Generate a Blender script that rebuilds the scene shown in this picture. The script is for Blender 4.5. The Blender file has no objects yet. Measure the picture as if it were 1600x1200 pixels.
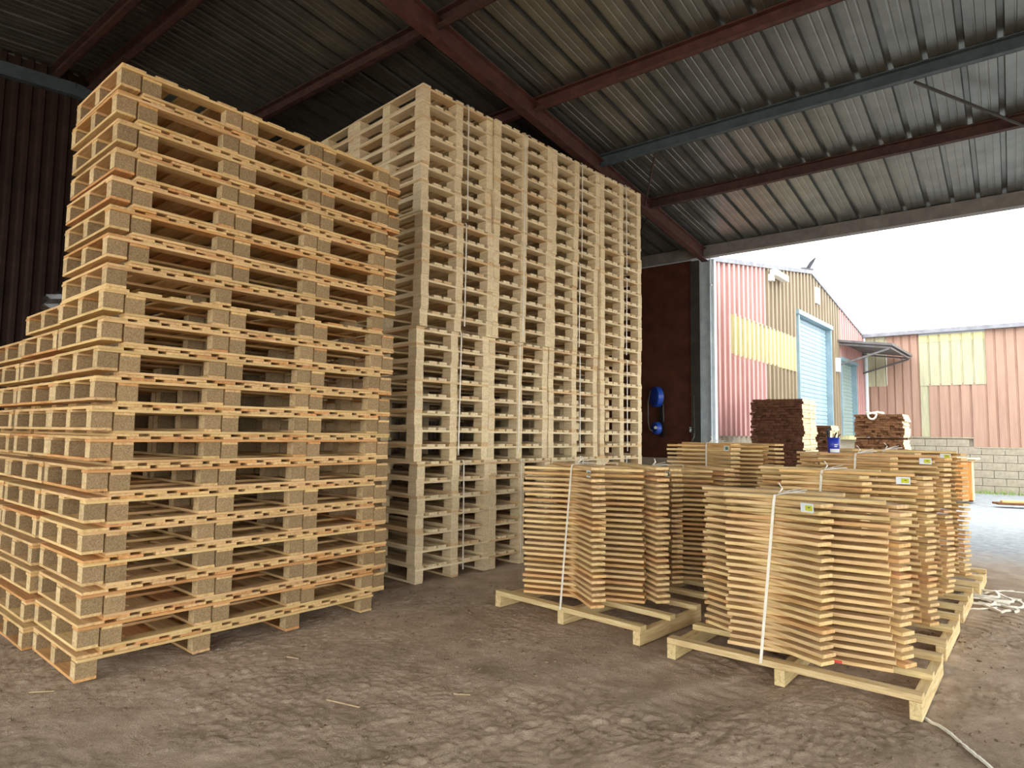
import bpy, bmesh, math, random
import numpy as np
from mathutils import Vector, Matrix

random.seed(7)
rng = np.random.RandomState(7)
SC = bpy.context.scene
COL = SC.collection

# ------------------------------------------------------------------ camera, world, exposure
CAM_H = 1.384
cam_data = bpy.data.cameras.new('camera')
cam_data.sensor_width = 36.0
cam_data.lens = 36.0 * 999.83 / 1600.0
cam_data.clip_start = 0.05
cam_data.clip_end = 500
cam = bpy.data.objects.new('camera', cam_data)
COL.objects.link(cam)
cam.matrix_world = (Matrix.Translation((0, 0, CAM_H)) @ Matrix.Rotation(math.pi / 2 + 0.07753, 4, 'X')
                    @ Matrix.Rotation(0.01321, 4, 'Z'))
SC.camera = cam

world = bpy.data.worlds.new('overcast_sky')
SC.world = world
world.use_nodes = True
wn = world.node_tree
wn.nodes['Background'].inputs['Color'].default_value = (0.95, 0.985, 1.0, 1)
wn.nodes['Background'].inputs['Strength'].default_value = 1.0

SC.view_settings.view_transform = 'Standard'
SC.view_settings.look = 'None'
SC.view_settings.exposure = 2.35
SC.view_settings.gamma = 1.0
SC.view_settings.use_curve_mapping = False

# ------------------------------------------------------------------ helpers
def lin(c):
    out = []
    for v in c:
        v = v / 255.0
        out.append(v / 12.92 if v <= 0.04045 else ((v + 0.055) / 1.055) ** 2.4)
    return (out[0], out[1], out[2], 1.0)

MATS = {}
def newmat(name):
    m = bpy.data.materials.new(name)
    m.use_nodes = True
    MATS[name] = m
    nt = m.node_tree
    b = nt.nodes['Principled BSDF']
    return m, nt, b

def N(nt, typ, **kw):
    n = nt.nodes.new(typ)
    for k, v in kw.items():
        setattr(n, k, v)
    return n

def ramp(nt, stops):
    r = nt.nodes.new('ShaderNodeValToRGB')
    el = r.color_ramp.elements
    el[0].position, el[0].color = stops[0]
    el[1].position, el[1].color = stops[-1]
    for p, c in stops[1:-1]:
        e = el.new(p)
        e.color = c
    return r

def wood(name, dark, mid, light, vary=0.22, hue=0.02, tint=None, tint_amt=0.0, rough=0.78, grain=(1.3, 16, 16)):
    """sawn timber: grain runs along the local X of each board; each board has its own shade"""
    m, nt, b = newmat(name)
    L = nt.links.new
    tc = N(nt, 'ShaderNodeTexCoord')
    oi = N(nt, 'ShaderNodeObjectInfo')
    mp = N(nt, 'ShaderNodeMapping')
    mp.inputs['Scale'].default_value = grain
    mul = N(nt, 'ShaderNodeMath', operation='MULTIPLY')
    mul.inputs[1].default_value = 73.0
    L(oi.outputs['Random'], mul.inputs[0])
    L(tc.outputs['Object'], mp.inputs['Vector'])
    L(mul.outputs[0], mp.inputs['Location'])
    n1 = N(nt, 'ShaderNodeTexNoise')
    n1.inputs['Scale'].default_value = 3.0
    n1.inputs['Detail'].default_value = 5.0
    n1.inputs['Roughness'].default_value = 0.62
    n1.inputs['Distortion'].default_value = 0.6
    L(mp.outputs[0], n1.inputs['Vector'])
    r1 = ramp(nt, [(0.28, lin(dark)), (0.5, lin(mid)), (0.75, lin(light))])
    L(n1.outputs['Fac'], r1.inputs[0])
    # per-board value / hue
    m2 = N(nt, 'ShaderNodeMath', operation='MULTIPLY_ADD')
    m2.inputs[1].default_value = 2 * vary
    m2.inputs[2].default_value = 1 - vary
    L(oi.outputs['Random'], m2.inputs[0])
    fr = N(nt, 'ShaderNodeMath', operation='FRACT')
    m3 = N(nt, 'ShaderNodeMath', operation='MULTIPLY')
    m3.inputs[1].default_value = 17.0
    L(oi.outputs['Random'], m3.inputs[0])
    L(m3.outputs[0], fr.inputs[0])
    m4 = N(nt, 'ShaderNodeMath', operation='MULTIPLY_ADD')
    m4.inputs[1].default_value = 2 * hue
    m4.inputs[2].default_value = 0.5 - hue
    L(fr.outputs[0], m4.inputs[0])
    hs = N(nt, 'ShaderNodeHueSaturation')
    L(r1.outputs[0], hs.inputs['Color'])
    L(m2.outputs[0], hs.inputs['Value'])
    L(m4.outputs[0], hs.inputs['Hue'])
    out = hs.outputs[0]
    if tint:
        fr2 = N(nt, 'ShaderNodeMath', operation='FRACT')
        m5 = N(nt, 'ShaderNodeMath', operation='MULTIPLY')
        m5.inputs[1].default_value = 41.0
        L(oi.outputs['Random'], m5.inputs[0])
        L(m5.outputs[0], fr2.inputs[0])
        gt = N(nt, 'ShaderNodeMath', operation='GREATER_THAN')
        gt.inputs[1].default_value = 0.8
        L(fr2.outputs[0], gt.inputs[0])
        m6 = N(nt, 'ShaderNodeMath', operation='MULTIPLY')
        m6.inputs[1].default_value = tint_amt
        L(gt.outputs[0], m6.inputs[0])
        mx = N(nt, 'ShaderNodeMixRGB', blend_type='MULTIPLY')
        mx.inputs[2].default_value = lin(tint)
        L(m6.outputs[0], mx.inputs[0])
        L(out, mx.inputs[1])
        out = mx.outputs[0]
    L(out, b.inputs['Base Color'])
    b.inputs['Roughness'].default_value = rough
    b.inputs['Specular IOR Level'].default_value = 0.25
    bp = N(nt, 'ShaderNodeBump')
    bp.inputs['Strength'].default_value = 0.25
    bp.inputs['Distance'].default_value = 0.004
    L(n1.outputs['Fac'], bp.inputs['Height'])
    L(bp.outputs[0], b.inputs['Normal'])
    return m

def flakes(name, c1, c2, c3, scale=110):
    m, nt, b = newmat(name)
    L = nt.links.new
    tc = N(nt, 'ShaderNodeTexCoord')
    oi = N(nt, 'ShaderNodeObjectInfo')
    ad = N(nt, 'ShaderNodeVectorMath', operation='ADD')
    L(tc.outputs['Object'], ad.inputs[0])
    L(oi.outputs['Random'], ad.inputs[1])
    v = N(nt, 'ShaderNodeTexVoronoi')
    v.inputs['Scale'].default_value = scale
    L(ad.outputs[0], v.inputs['Vector'])
    n = N(nt, 'ShaderNodeTexNoise')
    n.inputs['Scale'].default_value = scale * 1.6
    n.inputs['Detail'].default_value = 3
    L(ad.outputs[0], n.inputs['Vector'])
    mx = N(nt, 'ShaderNodeMixRGB')
    mx.inputs[0].default_value = 0.5
    L(v.outputs['Color'], mx.inputs[1])
    L(n.outputs['Fac'], mx.inputs[2])
    bw = N(nt, 'ShaderNodeRGBToBW')
    L(mx.outputs[0], bw.inputs[0])
    r = ramp(nt, [(0.25, lin(c1)), (0.5, lin(c2)), (0.78, lin(c3))])
    L(bw.outputs[0], r.inputs[0])
    hs = N(nt, 'ShaderNodeHueSaturation')
    mm = N(nt, 'ShaderNodeMath', operation='MULTIPLY_ADD')
    mm.inputs[1].default_value = 0.3
    mm.inputs[2].default_value = 0.85
    L(oi.outputs['Random'], mm.inputs[0])
    L(mm.outputs[0], hs.inputs['Value'])
    L(r.outputs[0], hs.inputs['Color'])
    L(hs.outputs[0], b.inputs['Base Color'])
    b.inputs['Roughness'].default_value = 0.9
    b.inputs['Specular IOR Level'].default_value = 0.15
    return m

def painted(name, c, c2=None, rough=0.6, metal=0.0, scale=6.0, spec=0.4, stretch=(1, 1, 1), lo=0.35, hi=0.7, bump=0.0):
    m, nt, b = newmat(name)
    L = nt.links.new
    if c2 is None:
        c2 = tuple(int(x * 0.82) for x in c)
    tc = N(nt, 'ShaderNodeTexCoord')
    mp = N(nt, 'ShaderNodeMapping')
    mp.inputs['Scale'].default_value = stretch
    L(tc.outputs['Object'], mp.inputs[0])
    n = N(nt, 'ShaderNodeTexNoise')
    n.inputs['Scale'].default_value = scale
    n.inputs['Detail'].default_value = 6
    n.inputs['Roughness'].default_value = 0.6
    L(mp.outputs[0], n.inputs['Vector'])
    r = ramp(nt, [(lo, lin(c2)), (hi, lin(c))])
    L(n.outputs['Fac'], r.inputs[0])
    L(r.outputs[0], b.inputs['Base Color'])
    b.inputs['Roughness'].default_value = rough
    b.inputs['Metallic'].default_value = metal
    b.inputs['Specular IOR Level'].default_value = spec
    if bump:
        bp = N(nt, 'ShaderNodeBump')
        bp.inputs['Strength'].default_value = bump
        bp.inputs['Distance'].default_value = 0.01
        L(n.outputs['Fac'], bp.inputs['Height'])
        L(bp.outputs[0], b.inputs['Normal'])
    return m

# timber kinds
wood('pale_timber', (200, 176, 134), (226, 205, 164), (239, 222, 186), vary=0.10, hue=0.006,
     tint=(226, 190, 150), tint_amt=0.5)
wood('tan_timber', (178, 140, 90), (210, 174, 120), (227, 195, 144), vary=0.12, hue=0.008,
     tint=(236, 188, 146), tint_amt=0.55)
wood('honey_timber', (186, 150, 98), (217, 184, 130), (232, 204, 154), vary=0.13, hue=0.008,
     tint=(238, 196, 152), tint_amt=0.4)
wood('skid_timber', (176, 146, 96), (212, 186, 134), (228, 208, 160), vary=0.08, hue=0.006)
wood('cream_timber', (200, 170, 120), (228, 204, 158), (240, 222, 184), vary=0.10, hue=0.006)
wood('dark_timber', (70, 44, 28), (100, 66, 42), (128, 88, 60), vary=0.28, hue=0.012)
wood('orange_ply', (176, 104, 50), (206, 132, 70), (222, 158, 92), vary=0.05, hue=0.004)
flakes('chipboard', (128, 104, 72), (148, 124, 90), (168, 144, 108), scale=150)
wood('pale_block', (202, 178, 136), (224, 203, 162), (236, 219, 182), vary=0.08, hue=0.005, grain=(16, 1.5, 16))
painted('rust_steel', (82, 56, 50), (58, 40, 36), rough=0.75, scale=9, spec=0.3)
painted('red_steel', (94, 58, 49), (68, 43, 37), rough=0.7, scale=7, spec=0.3)
painted('blue_grey_steel', (76, 88, 92), (56, 66, 70), rough=0.6, scale=7)
painted('grey_steel', (196, 206, 210), (168, 180, 186), rough=0.5, scale=5)
painted('pale_steel', (228, 236, 238), (206, 216, 220), rough=0.5, scale=5)
painted('eave_steel', (128, 124, 118), (104, 100, 96), rough=0.6, scale=5)
painted('dark_steel', (66, 62, 56), (48, 46, 42), rough=0.7, scale=5)
painted('galvanised', (132, 132, 125), (106, 106, 100), rough=0.36, metal=0.75, scale=3, lo=0.3, hi=0.72)
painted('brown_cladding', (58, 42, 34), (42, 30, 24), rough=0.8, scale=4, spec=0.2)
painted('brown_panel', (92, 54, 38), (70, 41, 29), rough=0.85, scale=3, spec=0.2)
painted('concrete', (170, 160, 140), (148, 138, 120), rough=0.95, scale=9, spec=0.15, bump=0.4)
painted('mortar', (160, 150, 131), (142, 133, 117), rough=1.0, scale=20, spec=0.1)
painted('pink_cladding', (204, 160, 152), (182, 136, 130), rough=0.6, scale=2.5, stretch=(4, 4, 0.3))
painted('olive_cladding', (154, 138, 112), (132, 116, 92), rough=0.6, scale=2.5, stretch=(4, 4, 0.3))
painted('tan_cladding', (176, 142, 122), (158, 124, 106), rough=0.6, scale=2.0, stretch=(4, 4, 0.3))
painted('yellow_sheet', (204, 197, 150), (186, 178, 130), rough=0.5, scale=3, stretch=(4, 4, 0.4))
painted('green_sheet', (188, 183, 152), (164, 159, 128), rough=0.5, scale=3, stretch=(4, 4, 0.4))
painted('shutter', (164, 186, 196), (146, 170, 181), rough=0.4, scale=2)
painted('shutter_green', (156, 174, 168), (138, 156, 150), rough=0.4, scale=2)
painted('frame_blue', (142, 164, 172), (122, 146, 156), rough=0.5, scale=3)
painted('white_plastic', (240, 240, 234), (226, 226, 220), rough=0.45, scale=8)
painted('strap_white', (238, 232, 216), (216, 208, 188), rough=0.4, scale=20)
painted('paper_white', (226, 232, 236), (210, 218, 222), rough=0.8, scale=30)
painted('print_yellow', (206, 206, 60), (186, 188, 50), rough=0.8, scale=60)
painted('print_green', (96, 138, 92), (80, 120, 78), rough=0.8, scale=60)
painted('print_grey', (96, 104, 104), (80, 90, 90), rough=0.8, scale=60)
painted('reel_blue', (40, 84, 190), (24, 58, 150), rough=0.35, scale=4, spec=0.5)
painted('bucket_blue', (48, 66, 190), (36, 52, 160), rough=0.4, scale=4, spec=0.5)
painted('hose_grey', (120, 116, 106), (96, 92, 84), rough=0.6, scale=10)
painted('black_plastic', (34, 32, 32), (22, 22, 22), rough=0.5, scale=10)
painted('canopy_grey', (120, 116, 116), (96, 92, 92), rough=0.6, scale=4)
painted('roof_grey', (150, 150, 156), (120, 120, 126), rough=0.7, scale=4)
painted('bird_grey', (120, 120, 124), (90, 90, 94), rough=0.9, scale=10)
painted('bark_pale', (190, 168, 134), (160, 138, 106), rough=0.9, scale=30, spec=0.1)
painted('red_mark', (236, 92, 76), (220, 78, 64), rough=0.8, scale=10)
painted('orange_plastic', (206, 92, 66), (180, 74, 50), rough=0.5, scale=10)
painted('grass', (150, 172, 92), (112, 140, 66), rough=0.9, scale=14, spec=0.1)

def film():
    m, nt, b = newmat('dark_film')
    b.inputs['Base Color'].default_value = lin((58, 54, 52))
    b.inputs['Roughness'].default_value = 0.2
    b.inputs['Alpha'].default_value = 0.75
    return m
film()

flakes('chip_lit', (176, 150, 108), (196, 170, 126), (212, 188, 146), scale=60)  # brighter chipboard: light on the block ends painted into the colour
MESH = {}
def box_mesh(sx, sy, sz, mat, bevel=0.0015):
    key = (round(sx, 4), round(sy, 4), round(sz, 4), mat, bevel)
    if key in MESH:
        return MESH[key]
    bm = bmesh.new()
    bmesh.ops.create_cube(bm, size=1.0)
    bmesh.ops.scale(bm, vec=(sx, sy, sz), verts=bm.verts)
    if bevel:
        bmesh.ops.bevel(bm, geom=list(bm.edges), offset=bevel, segments=1, affect='EDGES', profile=0.5)
    me = bpy.data.meshes.new('board')
    bm.to_mesh(me)
    bm.free()
    me.materials.append(MATS[mat])
    MESH[key] = me
    return me

def obj(name, me, parent=None, loc=(0, 0, 0), rot=(0, 0, 0)):
    o = bpy.data.objects.new(name, me)
    COL.objects.link(o)
    if parent is not None:
        o.parent = parent
    o.location = loc
    o.rotation_euler = rot
    return o

def tag(o, label=None, cat=None, group=None, kind=None):
    if label:
        o['label'] = label
    if cat:
        o['category'] = cat
    if group:
        o['group'] = group
    if kind:
        o['kind'] = kind
    return o

def thing(name, loc, rz=0.0, label=None, cat=None, group=None, kind=None):
    return tag(obj(name, None, None, loc, (0, 0, rz)), label, cat, group, kind)

class MB:
    """collects geometry for one mesh"""
    def __init__(s):
        s.v, s.f = [], []
    def quad_strip(s, a, b):
        pass
    def poly(s, verts, faces):
        n = len(s.v)
        s.v += [tuple(x) for x in verts]
        s.f += [tuple(i + n for i in f) for f in faces]
    def box(s, c, d, M=None):
        x, y, z = d[0] / 2, d[1] / 2, d[2] / 2
        vs = [Vector((sx * x, sy * y, sz * z)) for sx in (-1, 1) for sy in (-1, 1) for sz in (-1, 1)]
        if M is not None:
            vs = [M @ v for v in vs]
        vs = [v + Vector(c) for v in vs]
        s.poly(vs, [(0, 1, 3, 2), (4, 6, 7, 5), (0, 4, 5, 1), (2, 3, 7, 6), (0, 2, 6, 4), (1, 5, 7, 3)])
    def bar(s, a, b, w, h, up=(0, 0, 1)):
        a, b = Vector(a), Vector(b)
        x = (b - a)
        ln = x.length
        x.normalize()
        y = Vector(up).cross(x)
        if y.length < 1e-4:
            y = Vector((0, 1, 0)).cross(x)
        y.normalize()
        z = x.cross(y)
        M = Matrix((x, y, z)).transposed()
        s.box((a + b) / 2, (ln, w, h), M)
    def tube(s, pts, r, n=8, caps=True):
        pts = [Vector(p) for p in pts]
        base = len(s.v)
        prev = None
        rr = r if isinstance(r, (list, tuple)) else [r] * len(pts)
        for i, p in enumerate(pts):
            t = (pts[min(i + 1, len(pts) - 1)] - pts[max(i - 1, 0)]).normalized()
            u = Vector((0, 0, 1)).cross(t) if prev is None else prev - t * prev.dot(t)
            if u.length < 1e-4:
                u = Vector((1, 0, 0)).cross(t)
            u.normalize()
            prev = u
            w = t.cross(u)
            for k in range(n):
                a = 2 * math.pi * k / n
                s.v.append(tuple(p + (u * math.cos(a) + w * math.sin(a)) * rr[i]))
        for i in range(len(pts) - 1):
            for k in range(n):
                a, b = base + i * n + k, base + i * n + (k + 1) % n
                s.f.append((a, b, b + n, a + n))
        if caps:
            s.f.append(tuple(base + k for k in range(n))[::-1])
            s.f.append(tuple(base + (len(pts) - 1) * n + k for k in range(n)))
    def ribbon(s, pts, w, t, across):
        """flat band through pts, width w along 'across', thickness t"""
        pts = [Vector(p) for p in pts]
        ac = Vector(across).normalized()
        base = len(s.v)
        for i, p in enumerate(pts):
            d = (pts[min(i + 1, len(pts) - 1)] - pts[max(i - 1, 0)]).normalized()
            a2 = (ac - d * ac.dot(d)).normalized()
            nn = d.cross(a2)
            for sa, sn in ((-1, -1), (1, -1), (1, 1), (-1, 1)):
                s.v.append(tuple(p + a2 * (sa * w / 2) + nn * (sn * t / 2)))
        for i in range(len(pts) - 1):
            for k in range(4):
                a, b = base + i * 4 + k, base + i * 4 + (k + 1) % 4
                s.f.append((a, b, b + 4, a + 4))
        s.f.append((base + 3, base + 2, base + 1, base))
        e = base + (len(pts) - 1) * 4
        s.f.append((e, e + 1, e + 2, e + 3))
    def lathe(s, prof, c, n=20, M=None):
        base = len(s.v)
        for (r, z) in prof:
            for k in range(n):
                a = 2 * math.pi * k / n
                v = Vector((r * math.cos(a), r * math.sin(a), z))
                if M is not None:
                    v = M @ v
                s.v.append(tuple(v + Vector(c)))
        for i in range(len(prof) - 1):
            for k in range(n):
                a, b = base + i * n + k, base + i * n + (k + 1) % n
                s.f.append((a, b, b + n, a + n))
    def mesh(s, name, mat, smooth=False):
        me = bpy.data.meshes.new(name)
        me.from_pydata(s.v, [], s.f)
        if isinstance(mat, (list, tuple)):
            for m in mat:
                me.materials.append(MATS[m])
        else:
            me.materials.append(MATS[mat])
        bm = bmesh.new()
        bm.from_mesh(me)
        bmesh.ops.recalc_face_normals(bm, faces=bm.faces)
        bm.to_mesh(me)
        bm.free()
        if smooth:
            for p in me.polygons:
                p.use_smooth = True
        return me
    def build(s, name, mat, parent=None, loc=(0, 0, 0), rot=(0, 0, 0), smooth=False):
        return obj(name, s.mesh(name, mat, smooth), parent, loc, rot)

ONES = ['', 'first', 'second', 'third', 'fourth', 'fifth', 'sixth', 'seventh', 'eighth', 'ninth', 'tenth', 'eleventh',
        'twelfth', 'thirteenth', 'fourteenth', 'fifteenth', 'sixteenth', 'seventeenth', 'eighteenth', 'nineteenth',
        'twentieth']
def ordinal(n):
    if n <= 20:
        return ONES[n]
    if n == 30:
        return 'thirtieth'
    if n == 40:
        return 'fortieth'
    return {2: 'twenty', 3: 'thirty', 4: 'forty'}[n // 10] + '-' + ONES[n % 10]

# ------------------------------------------------------------------ shed frame of reference
SHY = -0.9108
PD = Vector((math.sin(SHY), math.cos(SHY), 0))       # along the purlins, away to the left
QD = Vector((PD.y, -PD.x, 0))                        # down the roof slope towards the yard
POST = Vector((3.50, 11.43, 0))
SLOPE = 0.09
Z_PURLIN = 4.66                                      # underside of a purlin at the eave
RIDGE_S = 8.62
def shed(p, s, z):
    v = POST + PD * p - QD * s
    return Vector((v.x, v.y, z))
WF_RZ = math.atan2(QD.y, QD.x) - math.pi / 2
SHED_RZ = math.atan2(QD.y, QD.x)                     # local x = q, local y = p
def roof_z(s):
    return Z_PURLIN + SLOPE * (s if s <= RIDGE_S else 2 * RIDGE_S - s)

# ------------------------------------------------------------------ ground
def smooth(a, b, x):
    t = np.clip((x - a) / (b - a), 0, 1)
    return t * t * (3 - 2 * t)

def vnoise(x, y, seed):
    xi, yi = np.floor(x).astype(np.int64), np.floor(y).astype(np.int64)
    xf, yf = x - xi, y - yi
    def hsh(a, b):
        n = (a * 374761393 + b * 668265263 + seed * 1442695041) & 0x7fffffff
        n = ((n ^ (n >> 13)) * 1274126177) & 0x7fffffff
        return ((n ^ (n >> 16)) & 0xffff) / 65535.0
    u, v = xf * xf * (3 - 2 * xf), yf * yf * (3 - 2 * yf)
    return (hsh(xi, yi) * (1 - u) * (1 - v) + hsh(xi + 1, yi) * u * (1 - v)
            + hsh(xi, yi + 1) * (1 - u) * v + hsh(xi + 1, yi + 1) * u * v) - 0.5

def ground_height(X, Y):
    s = -((X - POST.x) * QD.x + (Y - POST.y) * QD.y)
    z = -0.28 * smooth(0.0, 7.0, -s)
    near = 1 - smooth(6.0, 9.0, np.hypot(X, Y - 3))
    z = z + near * (0.014 * vnoise(X * 1.3, Y * 1.3, 1) + 0.006 * vnoise(X * 6, Y * 6, 2)
                    + 0.003 * vnoise(X * 15, Y * 15, 3)
                    + (0.005 * vnoise(X * 29 + Y * 9, Y * 29, 4) + 0.0095 * vnoise(X * 52, Y * 52 + X * 11, 5)) * (0.5 + 1.8 * np.clip(vnoise(X * 2.2, Y * 2.2, 7) + .2, 0, 1)))
    # tyre tracks running from the front left towards the yard
    for (ox, oy, ang, wdt, ph) in ((-0.55, 3.05, 0.55, 0.34, 0.0), (0.75, 2.55, 0.62, 0.34, 1.3), (-1.2, 2.3, 0.5, 0.3, 2.1),
                                   (2.9, 2.4, 1.05, 0.3, 0.7)):
        dx, dy = X - ox, Y - oy
        a = dx * math.cos(ang) + dy * math.sin(ang)
        c = -dx * math.sin(ang) + dy * math.cos(ang) + 0.06 * np.sin(a * 0.9)
        band = np.exp(-(np.abs(c) / (wdt * 0.5)) ** 4)
        lug = np.sin(2 * math.pi * (a / 0.115 + np.abs(c) * 2.2) + ph)
        lug = np.clip(lug * 2.2, -1, 1)
        patch = np.clip(vnoise(X * 1.1 + ph, Y * 1.1, 9) * 3.2 + 0.55, 0, 1)
        z = z + near * band * (0.0045 * lug * patch - 0.009)
    return z - 0.006

def axis(lo, f0, f1, hi, fine, n_out):
    a = f0 - (f0 - lo) * (np.linspace(1, 0, n_out, endpoint=False) ** 2)
    b = np.arange(f0, f1, fine)
    c = f1 + (hi - f1) * (np.linspace(0, 1, n_out) ** 2)
    return np.concatenate([a, b, c])

def make_ground():
    xs = axis(-26, -3.2, 4.4, 60, 0.0125, 40)
    ys = axis(-14, 2.0, 6.0, 70, 0.0125, 40)
    X, Y = np.meshgrid(xs, ys)
    Z = ground_height(X, Y)
    nx, ny = len(xs), len(ys)
    co = np.stack([X, Y, Z], -1).reshape(-1, 3).astype(np.float32)
    idx = np.arange(nx * ny).reshape(ny, nx)
    q = np.stack([idx[:-1, :-1], idx[:-1, 1:], idx[1:, 1:], idx[1:, :-1]], -1).reshape(-1, 4)
    me = bpy.data.meshes.new('floor')
    me.vertices.add(len(co))
    me.vertices.foreach_set('co', co.ravel())
    me.loops.add(q.size)
    me.loops.foreach_set('vertex_index', q.ravel().astype(np.int32))
    me.polygons.add(len(q))
    me.polygons.foreach_set('loop_start', np.arange(0, q.size, 4, dtype=np.int32))
    me.polygons.foreach_set('use_smooth', np.ones(len(q), dtype=bool))
    me.update()
    me.validate()
    m, nt, b = newmat('trodden_earth')
    L = nt.links.new
    tc = N(nt, 'ShaderNodeTexCoord')
    def noise(scale, detail=6, rough=0.6):
        n = N(nt, 'ShaderNodeTexNoise')
        n.inputs['Scale'].default_value = scale
        n.inputs['Detail'].default_value = detail
        n.inputs['Roughness'].default_value = rough
        L(tc.outputs['Object'], n.inputs['Vector'])
        return n
    big, mid, fine = noise(0.55, 4), noise(5, 6), noise(110, 5, 0.7)
    r1 = ramp(nt, [(0.3, lin((172, 152, 128))), (0.52, lin((192, 172, 148))), (0.74, lin((210, 190, 168)))])
    L(mid.outputs['Fac'], r1.inputs[0])
    r2 = ramp(nt, [(0.30, lin((176, 172, 168))), (0.5, lin((255, 252, 250)))])
    L(big.outputs['Fac'], r2.inputs[0])
    mx = N(nt, 'ShaderNodeMixRGB', blend_type='MULTIPLY')
    mx.inputs[0].default_value = 0.65
    L(r1.outputs[0], mx.inputs[1])
    L(r2.outputs[0], mx.inputs[2])
    r3 = ramp(nt, [(0.34, (0.58, 0.54, 0.5, 1)), (0.62, (1, 1, 1, 1))])
    L(fine.outputs['Fac'], r3.inputs[0])
    mx2 = N(nt, 'ShaderNodeMixRGB', blend_type='MULTIPLY')
    mx2.inputs[0].default_value = 0.55
    L(mx.outputs[0], mx2.inputs[1])
    L(r3.outputs[0], mx2.inputs[2])
    # damp grey gravel of the yard begins just inside the eave
    geo = N(nt, 'ShaderNodeVectorMath', operation='DOT_PRODUCT')
    L(tc.outputs['Object'], geo.inputs[0])
    geo.inputs[1].default_value = (QD.x, QD.y, 0)
    sub = N(nt, 'ShaderNodeMath', operation='SUBTRACT')
    L(geo.outputs['Value'], sub.inputs[0])
    sub.inputs[1].default_value = POST.dot(QD)
    ad = N(nt, 'ShaderNodeMath', operation='MULTIPLY_ADD')
    L(big.outputs['Fac'], ad.inputs[0])
    ad.inputs[1].default_value = 3.0
    L(sub.outputs[0], ad.inputs[2])
    r4 = ramp(nt, [(0.0, (0, 0, 0, 1)), (1.0, (1, 1, 1, 1))])
    mr = N(nt, 'ShaderNodeMapRange')
    mr.inputs['From Min'].default_value = -1.6
    mr.inputs['From Max'].default_value = 1.2
    L(ad.outputs[0], mr.inputs['Value'])
    L(mr.outputs[0], r4.inputs[0])
    rg = ramp(nt, [(0.3, lin((124, 128, 131))), (0.7, lin((172, 178, 181)))])
    grav = noise(9, 8, 0.75)
    L(grav.outputs['Fac'], rg.inputs[0])
    mx3 = N(nt, 'ShaderNodeMixRGB')
    L(r4.outputs[0], mx3.inputs[0])
    L(mx2.outputs[0], mx3.inputs[1])
    L(rg.outputs[0], mx3.inputs[2])
    L(mx3.outputs[0], b.inputs['Base Color'])
    b.inputs['Roughness'].default_value = 0.92
    b.inputs['Specular IOR Level'].default_value = 0.15
    bp = N(nt, 'ShaderNodeBump')
    bp.inputs['Strength'].default_value = 0.9
    bp.inputs['Distance'].default_value = 0.010
    L(fine.outputs['Fac'], bp.inputs['Height'])
    bp2 = N(nt, 'ShaderNodeBump')
    bp2.inputs['Strength'].default_value = 0.10
    bp2.inputs['Distance'].default_value = 0.03
    L(grav.outputs['Fac'], bp2.inputs['Height'])
    L(bp.outputs[0], bp2.inputs['Normal'])
    L(bp2.outputs[0], b.inputs['Normal'])
    me.materials.append(m)
    o = obj('floor', me)
    tag(o, 'trodden brown earth floor with tyre tracks running out to the grey yard', kind='structure')
    return o
make_ground()

# ------------------------------------------------------------------ roof
P_LEFT, P_RIGHT = 4.95, -8.5
S_BACK = 15.6
PUR_H, PUR_W = 0.15, 0.065
ceiling = thing('ceiling', (0, 0, 0), 0, 'corrugated metal shed roof on steel purlins and rafters', kind='structure')

def sheet_profile(width, pitch, rib_w, rib_h, slope_w, minor=0.004):
    """points (across, up) over one sheet; ribs stand up"""
    pts = []
    n = int(round(width / pitch))
    for i in range(n):
        x = i * pitch
        pan = pitch - rib_w - 2 * slope_w
        pts += [(x, 0)]
        for k in (1, 2):
            c = x + pan * k / 3
            pts += [(c - 0.012, 0), (c - 0.006, minor), (c + 0.006, minor), (c + 0.012, 0)]
        pts += [(x + pan, 0), (x + pan + slope_w, rib_h), (x + pan + slope_w + rib_w, rib_h)]
    pts.append((n * pitch, 0))
    return pts

def roof_sheet(p0, s0, s1):
    prof = sheet_profile(0.9, 0.30, 0.045, 0.055, 0.010)
    mb = MB()
    vs, fs = [], []
    for (a, up) in prof:
        for s in (s0, s1):
            v = shed(p0 - a, s, roof_z(s) + PUR_H + up)
            vs.append(v)
    n = len(prof)
    for i in range(n - 1):
        fs.append((2 * i, 2 * i + 1, 2 * i + 3, 2 * i + 2))
    mb.poly(vs, fs)
    return mb.build('roof_sheet', 'galvanised', ceiling)
p = P_LEFT
k = 0
while p > P_RIGHT:
    roof_sheet(p, -0.45, RIDGE_S)
    roof_sheet(p, RIDGE_S, S_BACK)
    p -= 0.9
    k += 1

def purlin(s, mat, w=PUR_W, hgt=PUR_H, p0=P_LEFT, p1=P_RIGHT):
    z = roof_z(s)
    mb = MB()
    tilt = math.atan(SLOPE) * (1 if s < RIDGE_S else -1)
    # channel: web and two flanges
    a, c = shed(p0, s, z + hgt / 2), shed(p1, s, z + hgt / 2)
    mb.bar(a, c, 0.012, hgt)
    for dz in (-hgt / 2 + 0.006, hgt / 2 - 0.006):
        mb.bar(a + Vector((0, 0, dz)) - QD * w * 0.5, c + Vector((0, 0, dz)) - QD * w * 0.5, w, 0.012)
    return mb.build('purlin', mat, ceiling)
for s, mt in ((2.27, 'rust_steel'), (3.8, 'blue_grey_steel'), (5.32, 'red_steel'), (6.95, 'rust_steel'),
              (8.45, 'rust_steel'), (8.80, 'rust_steel'), (10.4, 'rust_steel'), (11.9, 'rust_steel'), (13.4, 'rust_steel'), (15.0, 'rust_steel')):
    purlin(s, mt)
mb = MB()
mb.bar(shed(P_LEFT, 0.08, roof_z(0) + 0.05), shed(P_RIGHT, 0.08, roof_z(0) + 0.05), 0.10, 0.2)
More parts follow.
